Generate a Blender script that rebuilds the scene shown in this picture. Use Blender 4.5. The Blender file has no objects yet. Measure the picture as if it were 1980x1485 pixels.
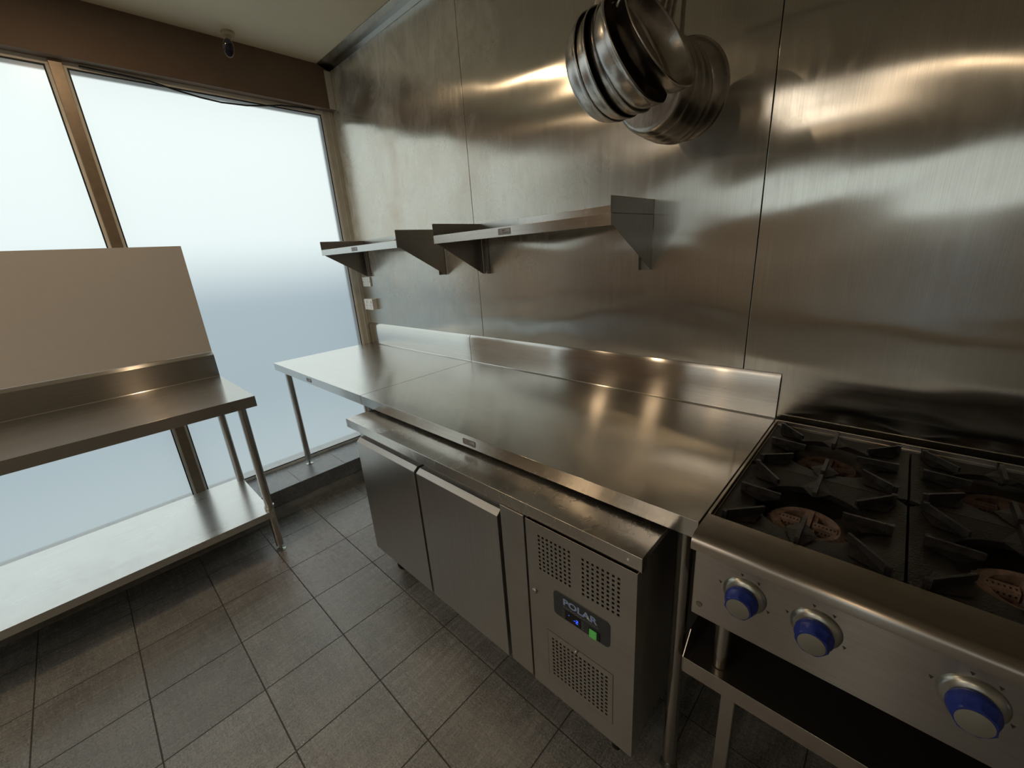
import bpy, bmesh, math, random
from mathutils import Vector, Matrix
random.seed(4)
S = bpy.context.scene
COL = S.collection
PI = math.pi

# ------------------------------------------------------------------ camera
cam_d = bpy.data.cameras.new('camera'); cam = bpy.data.objects.new('camera', cam_d); COL.objects.link(cam)
cr = Vector((0.73054445, 0.67976495, -0.06499554)); cu = Vector((-0.16260948, 0.26561613, 0.9502664)); cf = Vector((-0.66322165, 0.68364295, -0.30458061))
cam.matrix_world = Matrix(((cr.x, cu.x, -cf.x, 2.95897), (cr.y, cu.y, -cf.y, -1.52043), (cr.z, cu.z, -cf.z, 1.48775), (0, 0, 0, 1)))
cam_d.sensor_width = 36; cam_d.lens = 791.2428 / 1980 * 36; cam_d.clip_start = 0.02
S.camera = cam
# ------------------------------------------------------------------ colour management / render helpers
S.view_settings.view_transform = 'Standard'; S.view_settings.look = 'None'
S.view_settings.exposure = 0.0; S.view_settings.gamma = 1.0
S.view_settings.use_curve_mapping = False
S.cycles.use_denoising = True
S.cycles.max_bounces = 12; S.cycles.diffuse_bounces = 5; S.cycles.glossy_bounces = 6; S.cycles.transmission_bounces = 6
S.cycles.sample_clamp_indirect = 6.0; S.cycles.caustics_refractive = True; S.cycles.blur_glossy = 0.5

# ------------------------------------------------------------------ node helper
class NT:
    def __init__(s, tree): s.t = tree; s.n = tree.nodes; s.l = tree.links
    def new(s, typ, **kw):
        n = s.n.new(typ)
        for k, v in kw.items():
            if k.startswith('i_'):
                key = k[2:]; key = int(key) if key.isdigit() else key.replace('_', ' ')
                sock = n.inputs[key]
                if hasattr(v, 'is_output'): s.l.new(v, sock)
                else: sock.default_value = v
            else: setattr(n, k, v)
        return n
    def math(s, op, a, b=0.0, c=0.0):
        n = s.n.new('ShaderNodeMath'); n.operation = op
        for i, v in enumerate((a, b, c)):
            if hasattr(v, 'is_output'): s.l.new(v, n.inputs[i])
            else: n.inputs[i].default_value = v
        return n.outputs[0]
    def vmath(s, op, a, b=(0, 0, 0)):
        n = s.n.new('ShaderNodeVectorMath'); n.operation = op
        for i, v in enumerate((a, b)):
            if hasattr(v, 'is_output'): s.l.new(v, n.inputs[i])
            else: n.inputs[i].default_value = v
        return n.outputs[0]
    def mixc(s, f, a, b):
        n = s.n.new('ShaderNodeMix'); n.data_type = 'RGBA'
        for i, v in ((0, f), (6, a), (7, b)):
            if hasattr(v, 'is_output'): s.l.new(v, n.inputs[i])
            else: n.inputs[i].default_value = v if i == 0 else (*v[:3], 1)
        return n.outputs[2]
    def ramp(s, f, lo, hi, a=0.0, b=1.0):
        n = s.n.new('ShaderNodeMapRange'); s.l.new(f, n.inputs[0])
        n.inputs[1].default_value = lo; n.inputs[2].default_value = hi; n.inputs[3].default_value = a; n.inputs[4].default_value = b
        return n.outputs[0]
    def noise(s, vec, scale, detail=3, rough=.55, dist=0.0):
        n = s.n.new('ShaderNodeTexNoise'); s.l.new(vec, n.inputs['Vector'])
        n.inputs['Scale'].default_value = scale; n.inputs['Detail'].default_value = detail; n.inputs['Roughness'].default_value = rough; n.inputs['Distortion'].default_value = dist
        return n.outputs[0]
    def scaled(s, vec, sc): return s.vmath('MULTIPLY', vec, sc)

# ------------------------------------------------------------------ world: overcast daylight outside
W = bpy.data.worlds.new('overcast_sky'); S.world = W; W.use_nodes = True
w = NT(W.node_tree); w.n.clear()
geo = w.new('ShaderNodeTexCoord')
sep = w.new('ShaderNodeSeparateXYZ', i_0=geo.outputs['Generated'])
cr_ = w.new('ShaderNodeValToRGB', i_0=w.ramp(sep.outputs[2], -1, 1))
el = cr_.color_ramp.elements
el[0].position = 0.0; el[0].color = (0.52, 0.575, 0.565, 1)
el[1].position = 1.0; el[1].color = (0.96, .985, .97, 1)
for pos, c in ((0.30, (0.46, 0.52, 0.53)), (0.40, (0.27, 0.33, 0.385)), (0.475, (0.30, 0.36, 0.42)), (0.52, (0.86, 0.90, .90)), (0.60, (0.94, 0.975, .965))):
    e = el.new(pos); e.color = (*c, 1)
bg = w.new('ShaderNodeBackground', i_Color=cr_.outputs[0], i_Strength=1.22)
w.l.new(bg.outputs[0], w.new('ShaderNodeOutputWorld').inputs[0])

# ------------------------------------------------------------------ mesh helper
class M:
    def __init__(s): s.v = []; s.f = []; s.m = []; s.cur = 0
    def add(s, verts, faces):
        o = len(s.v); s.v += [Vector(v) for v in verts]; s.f += [tuple(i + o for i in f) for f in faces]; s.m += [s.cur] * len(faces); return s
    def box(s, x0, x1, y0, y1, z0, z1):
        return s.add([(x0, y0, z0), (x1, y0, z0), (x1, y1, z0), (x0, y1, z0), (x0, y0, z1), (x1, y0, z1), (x1, y1, z1), (x0, y1, z1)],
                     [(3, 2, 1, 0), (4, 5, 6, 7), (0, 1, 5, 4), (1, 2, 6, 5), (2, 3, 7, 6), (3, 0, 4, 7)])
    def prism(s, poly, axis, a, b):
        # poly: 2-D points in the two other axes (in x,y,z order), extruded along axis from a to b
        n = len(poly)
        def pt(p, t):
            return {'x': (t, p[0], p[1]), 'y': (p[0], t, p[1]), 'z': (p[0], p[1], t)}[axis]
        s.add([pt(p, a) for p in poly] + [pt(p, b) for p in poly],
              [tuple(range(n))[::-1], tuple(range(n, 2 * n))] + [(i, (i + 1) % n, n + (i + 1) % n, n + i) for i in range(n)])
        return s
    def lathe(s, prof, n=32, mat=None, close=False):
        mat = mat or Matrix.Identity(4); k = len(prof); vs = []; fs = []
        for i in range(n):
            a = 2 * PI * i / n
            for r, z in prof: vs.append(mat @ Vector((r * math.cos(a), r * math.sin(a), z)))
        for i in range(n):
            j = (i + 1) % n
            for q in range(k if close else k - 1):
                p_ = (q + 1) % k
                fs.append((i * k + q, j * k + q, j * k + p_, i * k + p_))
        if not close:
            fs.append(tuple(i * k for i in range(n))[::-1]); fs.append(tuple(i * k + k - 1 for i in range(n)))
        return s.add(vs, fs)
    def tube(s, pts, r, n=12, flat=1.0, upv=(0, 0, 1)):
        pts = [Vector(p) for p in pts]; vs = []; fs = []; up = Vector(upv)
        for i, p in enumerate(pts):
            d = (pts[min(i + 1, len(pts) - 1)] - pts[max(i - 1, 0)]).normalized()
            a = d.cross(up)
            if a.length < 1e-3: a = d.cross(Vector((1, 0, 0)))
            a.normalize(); b = a.cross(d).normalized()
            rr = r[i] if isinstance(r, (list, tuple)) else r
            for q in range(n):
                t = 2 * PI * q / n; vs.append(p + a * (rr * math.cos(t)) + b * (rr * flat * math.sin(t)))
        for i in range(len(pts) - 1):
            for q in range(n):
                fs.append((i * n + q, i * n + (q + 1) % n, (i + 1) * n + (q + 1) % n, (i + 1) * n + q))
        fs.append(tuple(range(n))[::-1]); fs.append(tuple((len(pts) - 1) * n + q for q in range(n)))
        return s.add(vs, fs)
    def cyl(s, p0, p1, r, n=20): return s.tube([p0, p1], r, n)
    def build(s, name, mat, parent=None, bevel=0.0, smooth=False, local=False, seg=2, angle=35):
        me = bpy.data.meshes.new(name)
        off = Vector((0, 0, 0))
        if parent is not None and not local:
            q = parent
            while q is not None: off += q.location; q = q.parent
        me.from_pydata([v - off for v in s.v], [], s.f); me.update()
        o = bpy.data.objects.new(name, me); COL.objects.link(o)
        for mm in (mat if isinstance(mat, (list, tuple)) else [mat]): me.materials.append(mm)
        for p_, mi in zip(me.polygons, s.m): p_.material_index = mi
        bm = bmesh.new(); bm.from_mesh(me); bmesh.ops.recalc_face_normals(bm, faces=bm.faces); bm.to_mesh(me); bm.free()
        if parent is not None: o.parent = parent
        if smooth or bevel:
            for p_ in me.polygons: p_.use_smooth = True
            me.set_sharp_from_angle(angle=math.radians(angle))
        if bevel:
            b = o.modifiers.new('bevel', 'BEVEL'); b.width = bevel; b.segments = seg; b.limit_method = 'ANGLE'; b.angle_limit = math.radians(40)
            b.harden_normals = True
        return o

def tag(o, label, cat, group=None, kind=None):
    o['label'] = label; o['category'] = cat
    if group: o['group'] = group
    if kind: o['kind'] = kind
    return o
def thing(name, loc, label, cat, group=None, kind=None):
    o = bpy.data.objects.new(name, None); COL.objects.link(o); o.location = loc; o.empty_display_size = .05
    return tag(o, label, cat, group, kind)

# ------------------------------------------------------------------ materials
def newmat(name):
    m = bpy.data.materials.new(name); m.use_nodes = True; t = NT(m.node_tree); t.n.clear()
    out = t.new('ShaderNodeOutputMaterial'); b = t.new('ShaderNodeBsdfPrincipled'); t.l.new(b.outputs[0], out.inputs[0])
    return m, t, b, out
def plain(name, col, rough=.5, metal=0.0, emit=None, es=0.0, nz=0.06, ns=18.0, bump=0.0, coat=0.0, spec=.5):
    m, t, b, out = newmat(name)
    g = t.new('ShaderNodeNewGeometry').outputs['Position']
    n = t.noise(g, ns, 4)
    f = t.ramp(n, .3, .7, 1 - nz, 1 + nz)
    mul = t.new('ShaderNodeVectorMath', operation='SCALE'); mul.inputs[0].default_value = col; t.l.new(f, mul.inputs['Scale'])
    t.l.new(mul.outputs[0], b.inputs['Base Color'])
    b.inputs['Roughness'].default_value = rough; b.inputs['Metallic'].default_value = metal
    b.inputs['Coat Weight'].default_value = coat; b.inputs['Specular IOR Level'].default_value = spec
    if emit: b.inputs['Emission Color'].default_value = (*emit, 1); b.inputs['Emission Strength'].default_value = es
    if bump:
        bp = t.new('ShaderNodeBump', i_Height=t.noise(g, ns * 8, 3)); bp.inputs['Strength'].default_value = bump; bp.inputs['Distance'].default_value = .002
        t.l.new(bp.outputs[0], b.inputs['Normal'])
    return m

def steel(name, grain, col=(.56, .545, .51), rough=.26, aniso=.75, wave=.0, wscale=2.0, grime=.0, scratch=.25, smear=.08, dents=0.0, haze=0.0, hazecol=(.62, .60, .54), hx=None):
    """brushed stainless steel; grain = direction of the brushing in the object's own frame"""
    m, t, b, out = newmat(name)
    g = t.new('ShaderNodeNewGeometry'); pos = g.outputs['Position']
    gr = Vector(grain).normalized()
    tc = t.new('ShaderNodeCombineXYZ'); 
    for i in range(3): tc.inputs[i].default_value = gr[i] + (.013, .017, .011)[i]
    T = t.vmath('NORMALIZE', t.vmath('CROSS_PRODUCT', tc.outputs[0], g.outputs['Normal']))
    t.l.new(T, b.inputs['Tangent'])
    b.inputs['Metallic'].default_value = 1.0; b.inputs['Anisotropic'].default_value = aniso
    # fine brushing: noise squeezed across the grain
    sc = tuple(4.0 + 500 * (1 - abs(gr[i])) for i in range(3))
    fine = t.noise(t.scaled(pos, sc), 1.0, 3, .6)
    sc2 = tuple(1.5 + 40 * (1 - abs(gr[i])) for i in range(3))
    mid = t.noise(t.scaled(pos, sc2), 1.0, 4, .6)
    cloud = t.noise(pos, 3.2, 5, .62, .6)
    smr = t.noise(t.scaled(pos, (1, 1, .45)), 14.0, 5, .7, 1.5)
    r = t.math('ADD', rough, t.math('MULTIPLY', t.math('SUBTRACT', mid, .5), .05))
    r = t.math('ADD', r, t.math('MULTIPLY', t.math('SUBTRACT', cloud, .45), smear * 2))
    r = t.math('ADD', r, t.math('MULTIPLY', t.ramp(smr, .50, .75), smear))
    r = t.math('MAXIMUM', r, .07); t.l.new(r, b.inputs['Roughness'])
    c = t.mixc(t.ramp(fine, .35, .65), tuple(x * .93 for x in col), tuple(min(1, x * 1.05) for x in col))
    c = t.mixc(t.ramp(cloud, .45, .75, 0, grime), c, (.30, .26, .20))
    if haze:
        # dried grease and wiping marks: a dull film; on the wall it also carries painted window light
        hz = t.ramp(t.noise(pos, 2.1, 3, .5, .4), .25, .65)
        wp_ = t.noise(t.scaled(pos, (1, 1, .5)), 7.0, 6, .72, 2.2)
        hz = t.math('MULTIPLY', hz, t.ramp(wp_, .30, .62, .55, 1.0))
        if hx:  # film stronger near the window and higher up, painting its light into the colour
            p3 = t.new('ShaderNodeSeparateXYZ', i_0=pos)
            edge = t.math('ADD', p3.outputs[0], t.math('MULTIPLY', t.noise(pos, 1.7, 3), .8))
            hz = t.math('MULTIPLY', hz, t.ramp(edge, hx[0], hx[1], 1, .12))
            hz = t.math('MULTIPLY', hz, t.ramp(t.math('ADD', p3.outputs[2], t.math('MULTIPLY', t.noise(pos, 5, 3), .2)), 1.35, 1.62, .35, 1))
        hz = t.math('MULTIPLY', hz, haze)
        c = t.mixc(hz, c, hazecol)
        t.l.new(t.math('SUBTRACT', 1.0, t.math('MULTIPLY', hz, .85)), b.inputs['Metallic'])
    t.l.new(c, b.inputs['Base Color'])
    h = t.math('MULTIPLY', fine, .00002 * 4 * scratch)
    h = t.math('ADD', h, t.math('MULTIPLY', mid, .00012 * scratch))
    if wave:
        h = t.math('ADD', h, t.math('MULTIPLY', t.noise(t.scaled(pos, (.8, .8, 1.5)), wscale, 2, .4, .3), wave))
    if dents:
        h = t.math('ADD', h, t.math('MULTIPLY', t.noise(pos, 11, 1, .4, .5), dents))
    bp = t.new('ShaderNodeBump', i_Height=h); bp.inputs['Strength'].default_value = 1.0; bp.inputs['Distance'].default_value = 1.0
    t.l.new(bp.outputs[0], b.inputs['Normal'])
    return m

MAT = {}
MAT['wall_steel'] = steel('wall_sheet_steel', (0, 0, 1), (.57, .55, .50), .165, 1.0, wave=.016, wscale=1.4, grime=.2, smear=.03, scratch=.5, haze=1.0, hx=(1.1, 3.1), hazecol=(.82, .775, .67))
MAT['bench_x'] = steel('bench_steel_along_x', (1, 0, 0), (.63, .61, .575), .165, 1.0, wave=.0006, wscale=3, smear=.03)
MAT['bench_y'] = steel('bench_steel_along_y', (0, 1, 0), (.60, .58, .55), .22, 1.0, wave=.0004, wscale=3, smear=.03)
MAT['under_y'] = steel('undershelf_steel', (0, 1, 0), (.72, .715, .70), .28, .75, wave=.0012, smear=.05)
MAT['fridge_top'] = steel('fridge_top_steel', (1, 0, 0), (.60, .58, .545), .22, .5, smear=.09, dents=.0010, grime=.15, haze=.16)
MAT['fridge_z'] = steel('fridge_steel_upright', (0, 0, 1), (.56, .555, .545), .36, .55, smear=.05)
MAT['fridge_panel'] = steel('fridge_panel_steel', (1, 0, 0), (.52, .51, .49), .40, .3, smear=.04, grime=.3)
MAT['stove_x'] = steel('cooktop_steel', (1, 0, 0), (.52, .47, .42), .25, .8, smear=.02, grime=.3)
MAT['panel_x'] = steel('cooktop_panel_steel', (1, 0, 0), (.42, .385, .35), .34, 1.0, smear=.03, grime=.4)
MAT['tube'] = steel('tube_steel', (0, 0, 1), (.55, .53, .50), .22, .4, smear=.05)
MAT['shelf_x'] = steel('shelf_steel', (1, 0, 0), (.60, .585, .55), .24, .7, smear=.05)
MAT['bracket'] = steel('bracket_steel', (0, 0, 1), (.34, .32, .295), .33, .6, smear=.04)
MAT['pan'] = plain('worn_pan_steel', (.52, .49, .455), .27, 1.0, nz=.25, ns=22, bump=.10)
MAT['pan_in'] = MAT['pan']
MAT['rack'] = plain('dull_rack_steel', (.40, .38, .35), .35, 1.0)
MAT['dark'] = plain('black_gap', (.012, .012, .012), .7)
MAT['cast'] = plain('black_cast_iron', (.014, .0125, .011), .48, nz=.5, ns=30, bump=.8)
MAT['worn'] = plain('worn_cast_edges', (.035, .032, .030), .34, .3, nz=.5, ns=40, bump=.5)
MAT['soot'] = plain('sooty_enamel', (.016, .014, .012), .42, nz=.4, ns=40, bump=.3)
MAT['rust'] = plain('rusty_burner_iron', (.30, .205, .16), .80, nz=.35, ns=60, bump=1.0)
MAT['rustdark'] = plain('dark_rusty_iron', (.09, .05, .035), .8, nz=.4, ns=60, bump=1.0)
MAT['blue'] = plain('blue_knob_plastic', (.022, .045, .30), .34, nz=.12, ns=60)
MAT['cap'] = plain('grey_knob_cap', (.30, .295, .25), .48, .3, nz=.08)
MAT['bezel'] = plain('zinc_bezel', (.50, .51, .47), .30, .9, nz=.1, ns=60)
MAT['bulk'] = plain('brown_bulkhead_paint', (.17, .115, .08), .6, nz=.04, ns=12, bump=.1)
MAT['ceil'] = plain('cream_ceiling_paint', (.66, .58, .43), .7, nz=.04, ns=4, bump=.1)
MAT['cream'] = plain('cream_wall_paint', (.50, .44, .35), .7, nz=.04, ns=4)
MAT['bronze'] = plain('bronze_window_metal', (.30, .235, .17), .38, .35, nz=.1, ns=30)
MAT['bead'] = plain('pale_window_bead', (.85, .83, .76), .5, nz=.06)
MAT['post'] = plain('beige_corner_post', (.62, .60, .53), .45, .15, nz=.06)
MAT['gasket'] = plain('black_window_gasket', (.02, .02, .02), .6)
MAT['board'] = plain('white_laminate_board', (.66, .64, .625), .55, nz=.015, ns=30)
MAT['white'] = plain('white_plastic', (.80, .80, .77), .35, nz=.02)
MAT['whitedark'] = plain('dark_socket_slot', (.05, .05, .05), .5)
MAT['rubber'] = plain('black_rubber', (.015, .015, .015), .6)
MAT['lens'] = plain('dark_blue_lens', (.01, .012, .03), .12, coat=1.0)
MAT['cable'] = plain('black_cable_sheath', (.01, .01, .01), .5)
MAT['control'] = plain('charcoal_control_plate', (.045, .052, .058), .45, nz=.04)
MAT['logo'] = plain('pale_blue_print', (.36, .48, .80), .5)
MAT['print'] = plain('grey_print', (.24, .245, .25), .5)
MAT['led'] = plain('blue_display_digits', (.02, .05, .8), .5, emit=(.03, .10, 1.0), es=2.2)
MAT['switch'] = plain('green_lit_switch', (.10, .42, .10), .3, emit=(.15, .7, .12), es=.12, nz=.25, ns=150)
MAT['screen'] = plain('black_display_glass', (.004, .004, .005), .15)
MAT['plate'] = plain('maker_plate_metal', (.42, .39, .37), .4, .5, nz=.1)
MAT['ink'] = plain('dark_print', (.05, .04, .04), .5)
MAT['lampglow'] = plain('warm_lamp_diffuser', (.9, .8, .6), .5, emit=(1.0, .62, .30), es=26)
MAT['lampcool'] = plain('pale_lamp_diffuser', (.9, .9, .85), .5, emit=(1.0, .86, .66), es=5)
MAT['lampbody'] = plain('white_lamp_body', (.7, .68, .62), .4)
MAT['lightspot'] = plain('pale_tape', (.75, .75, .72), .6)

# slate tiles
TA, TB, GX, GY0 = .302, .3015, .5556, -1.1034
def tilemat(name, kind):
    m, t, b, out = newmat(name)
    pos = t.new('ShaderNodeNewGeometry').outputs['Position']
    sp = t.new('ShaderNodeSeparateXYZ', i_0=pos)
    if kind == 'floor':
        u = t.math('DIVIDE', t.math('SUBTRACT', sp.outputs[0], GX), TA); v = t.math('DIVIDE', t.math('SUBTRACT', sp.outputs[1], GY0), TB)
    else:   # kerb tiles: joints across the kerb only
        u = t.math('DIVIDE', t.math('ADD', sp.outputs[0], 5), 20); v = t.math('DIVIDE', t.math('ADD', sp.outputs[1], .804), .3)
    fu = t.math('FRACT', u); fv = t.math('FRACT', v)
    du = t.math('MINIMUM', fu, t.math('SUBTRACT', 1, fu)); dv = t.math('MINIMUM', fv, t.math('SUBTRACT', 1, fv))
    if kind != 'floor': du = t.math('ADD', du, 1.0)
    d = t.math('MINIMUM', du, dv)
    wob = t.math('MULTIPLY', t.noise(pos, 60, 2), .002)
    joint = t.ramp(t.math('SUBTRACT', d, wob), .0045, .0070, 1, 0)
    cell = t.new('ShaderNodeCombineXYZ', i_0=t.math('FLOOR', u), i_1=t.math('FLOOR', v))
    rnd = t.new('ShaderNodeTexWhiteNoise', i_Vector=cell.outputs[0]); rnd.noise_dimensions = '3D'
    rv = rnd.outputs['Value']
    sh = t.vmath('ADD', pos, t.scaled(rnd.outputs['Color'], (7, 7, 7)))
    # streaks: one direction on some tiles, swirls on others
    st = t.noise(t.scaled(sh, (60, 5, 20)), 1.0, 6, .75, .5)
    st2 = t.noise(t.scaled(sh, (8, 45, 20)), 1.0, 6, .75, 1.0)
    speck = t.noise(pos, 170, 4, .75); patch = t.noise(pos, 5, 5, .65, .8)
    stm = t.math('ADD', t.math('MULTIPLY', st, .6), t.math('MULTIPLY', st2, .4))
    k = t.math('ADD', t.math('MULTIPLY', speck, .62), t.math('ADD', t.math('MULTIPLY', stm, .24), t.math('MULTIPLY', patch, .15)))
    dk, lt = ((.034, .034, .033), (.49, .49, .47)) if kind == 'floor' else ((.08, .085, .09), (.30, .31, .32))
    c = t.mixc(t.ramp(k, .36, .66), dk, lt)
    c = t.mixc(t.ramp(rv, 0, 1, 0, .30), c, (.085, .08, .075))
    # reddish spill stain near the kerb
    dist = t.new('ShaderNodeVectorMath', operation='DISTANCE', i_0=pos, i_1=(.86, -.93, 0)).outputs['Value']
    red = t.math('MULTIPLY', t.ramp(dist, .10, .42, 1, 0), t.ramp(t.noise(t.scaled(pos, (26, 60, 1)), 1.0, 4, .7), .52, .62))
    if kind == 'floor':
        c = t.mixc(t.math('MULTIPLY', red, .75), c, (.10, .022, .016))
        c = t.mixc(t.math('MULTIPLY', t.ramp(dist, .1, .5, 1, 0), .15), c, (.3, .2, .19))
    c = t.mixc(t.math('MULTIPLY', joint, .92), c, (.018, .016, .015) if kind == 'floor' else (.22, .22, .22))
    t.l.new(c, b.inputs['Base Color'])
    r = t.math('ADD', t.ramp(stm, .38, .66, .15, .38), t.math('MULTIPLY', joint, .5))
    t.l.new(r, b.inputs['Roughness']); b.inputs['Specular IOR Level'].default_value = 1.0
    h = t.math('ADD', t.math('MULTIPLY', t.math('SUBTRACT', 1, joint), .0016), t.math('MULTIPLY', k, .0016))
    bp = t.new('ShaderNodeBump', i_Height=h); bp.inputs['Distance'].default_value = 1.0; bp.inputs['Strength'].default_value = .8
    t.l.new(bp.outputs[0], b.inputs['Normal'])
    return m
MAT['floor'] = tilemat('slate_floor_tiles', 'floor')
MAT['kerb'] = tilemat('slate_kerb_tiles', 'kerb')
MAT['cove'] = plain('grey_cove_strip', (.23, .22, .20), .35, .3, nz=.2, ns=25)

# frosted film on clear glass
def frostmat():
    m = bpy.data.materials.new('frosted_film'); m.use_nodes = True; t = NT(m.node_tree); t.n.clear()
    out = t.new('ShaderNodeOutputMaterial')
    pos = t.new('ShaderNodeNewGeometry').outputs['Position']
    marks = t.ramp(t.noise(t.scaled(pos, (1, 30, 22)), 1.0, 5, .8, 1.2), .68, .78, 0, 1)
    low = t.ramp(t.new('ShaderNodeSeparateXYZ', i_0=pos).outputs[2], .3, 1.3, 1, 0)
    col = t.mixc(t.math('MULTIPLY', marks, t.math('MULTIPLY', low, .10)), (.93, .97, .97), (1, 1, 1))
    tr = t.new('ShaderNodeBsdfTranslucent', i_Color=col)
    rf = t.new('ShaderNodeBsdfRefraction', i_Color=col, i_Roughness=.33, i_IOR=1.2)
    mx = t.new('ShaderNodeMixShader', i_0=.75, i_1=tr.outputs[0], i_2=rf.outputs[0])
    gl = t.new('ShaderNodeBsdfGlossy', i_Color=(.8, .8, .8, 1), i_Roughness=.3)
    mx2 = t.new('ShaderNodeMixShader', i_0=.04, i_1=mx.outputs[0], i_2=gl.outputs[0])
    t.l.new(mx2.outputs[0], out.inputs[0]); return m
def clearmat():
    m = bpy.data.materials.new('clear_glass'); m.use_nodes = True; t = NT(m.node_tree); t.n.clear()
    out = t.new('ShaderNodeOutputMaterial'); tr = t.new('ShaderNodeBsdfTransparent', i_Color=(.95, .98, .97, 1))
    t.l.new(tr.outputs[0], out.inputs[0]); return m
MAT['frost'] = frostmat(); MAT['clear'] = clearmat()

# ------------------------------------------------------------------ room shell
XR_, YB, ZC = 5.2, -6.0, 2.6865
ZH = 2.448
def struct(o, label, cat): return tag(o, label, cat, kind='structure')
struct(M().box(-.3, XR_ + .2, YB - .2, .25, -.1, 0).build('floor', MAT['floor']), 'grey slate tiled floor of the kitchen', 'floor')
struct(M().box(-.3, XR_ + .2, YB - .2, .25, ZC, ZC + .1).build('ceiling', MAT['ceil']), 'plain cream painted ceiling', 'ceiling')
# steel-clad wall behind the bench
wb = thing('wall_back', (0, 0, 0), 'wall clad in brushed stainless steel sheets behind the benches', 'wall', kind='structure')
M().box(-.3, XR_ + .2, .006, .25, 0, ZC).build('wall_core', MAT['dark'], wb)
xs = [-.2, 1.2892, 2.5976, 3.906, 5.2]
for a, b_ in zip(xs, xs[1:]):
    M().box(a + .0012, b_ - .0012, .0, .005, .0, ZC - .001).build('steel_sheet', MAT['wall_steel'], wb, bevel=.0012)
# window wall
struct(M().box(-.2, .0556, YB, 0, ZH, ZC).box(-.2, .0, YB, -2.62, 0, ZH).build('wall_left', MAT['bulk']), 'brown painted bulkhead above the frosted windows', 'wall')
struct(M().box(XR_, XR_ + .2, YB, .0, 0, ZC).build('wall_right', MAT['cream']), 'cream painted wall out of view on the right', 'wall')
bkw = M()
# wall behind the camera with a glazed door and a high window strip
for (x0, x1, z0, z1) in ((-.2, .3, 0, ZC), (.3, XR_ + .2, 2.3, ZC), (.3, 2.90, 0, 1.78), (2.90, 3.5, 0, .15), (3.5, XR_ + .2, 0, 1.78), (4.9, XR_ + .2, 1.78, 2.3), (2.83, 2.90, 1.78, 2.3), (3.5, 3.57, 1.78, 2.3)):
    bkw.box(x0, x1, YB - .1, YB, z0, z1)
struct(bkw.build('wall_front', MAT['cream']), 'cream painted wall behind the viewer', 'wall')

def pane(x0, x1, y0, y1, z0, z1, win, axis, clear=False):
    m = M().box(x0, x1, y0, y1, z0, z1)
    # face order: bottom, top, -y, +x, +y, -x
    m.m = [1, 1, 1, 0, 1, 1] if axis == 'x' else [1, 1, 1, 1, 0, 1]
    return m.build('glass_pane', [MAT['clear' if axis == 'y' else 'frost'], MAT['clear']], win)
def window(n, y0, y1, label):
    wn = thing('window_%d' % n, (0, (y0 + y1) / 2, .165), label, 'window', kind='structure')
    pane(-.016, -.010, y0 + .006, y1 - .006, .175, ZH - .016, wn, 'x')
    fr = M().box(-.03, -.002, y0, y1, ZH - .024, ZH).box(-.03, -.002, y0, y1, .165, .184).box(-.03, -.002, y1 - .012, y1, .184, ZH - .024).box(-.03, -.002, y0, y0 + .012, .184, ZH - .024)
    fr.build('window_frame', MAT['bead'], wn, bevel=.001)
    g = M().box(-.012, -.0045, y0 + .001, y1 - .001, ZH - .030, ZH - .0245).box(-.012, -.0045, y0 + .001, y1 - .001, .1845, .190)
    g.box(-.012, -.0045, y1 - .018, y1 - .0125, .19, ZH - .03).box(-.012, -.0045, y0 + .0125, y0 + .018, .19, ZH - .03)
    g.build('gasket', MAT['gasket'], wn)
    return wn
window(1, -2.56, -1.299, 'left frosted glass window lit by daylight, left of the brown mullion')
window(2, -1.254, -.066, 'large frosted glass window reaching the corner of the steel wall')
struct(M().box(-.06, .012, -1.299, -1.254, .165, ZH).build('trim_1', MAT['bronze'], bevel=.0015), 'brown vertical mullion between the two frosted windows', 'mullion')
struct(M().box(-.06, .003, -.066, -.0, .165, ZH).box(-.06, .008, -.030, -.022, .165, ZH).build('trim_2', MAT['post'], bevel=.0015), 'beige metal corner post between the window and the steel wall', 'post')
struct(M().box(-.06, .0, -2.62, -2.56, .165, ZH).build('trim_3', MAT['bronze'], bevel=.0015), 'brown post at the far left end of the windows', 'post')
struct(M().box(.0556, .066, -.040, -.001, ZH + .001, ZC - .03).build('trim_4', MAT['post'], bevel=.001), 'short beige upright strip beside the brown bulkhead in the corner', 'trim')
struct(M().prism([(-.002, ZC - .004), (-.080, ZC - .004), (-.080, ZC - .001), (-.0012, ZC - .001), (-.0012, ZC - .03), (-.004, ZC - .03)], 'x', .06, XR_)
       .build('trim_5', MAT['tube'], bevel=.0006), 'steel angle strip where the ceiling meets the steel wall', 'trim')
# tiled kerb below the windows with a cove strip at the floor
struct(M().box(-.2, .297, YB, -.0, 0, .1646).build('trim_6', MAT['kerb'], bevel=.002), 'dark slate tiled kerb running below the frosted windows', 'kerb')
cp = [(.298, 0), (.336, 0), (.334, .006)] + [(.298 + .036 * (1 - math.sin(a)), .064 - .060 * math.cos(a)) for a in [i * PI / 2 / 6 for i in range(0, 7)]]
cp = [(.298, 0.0005), (.338, 0.0005), (.336, .008), (.322, .022), (.311, .040), (.304, .066), (.298, .068)]
struct(M().prism(cp, 'y', YB, -.02).build('baseboard_left', MAT['cove'], smooth=True), 'grey cove strip where the tiled kerb meets the floor', 'baseboard')
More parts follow.
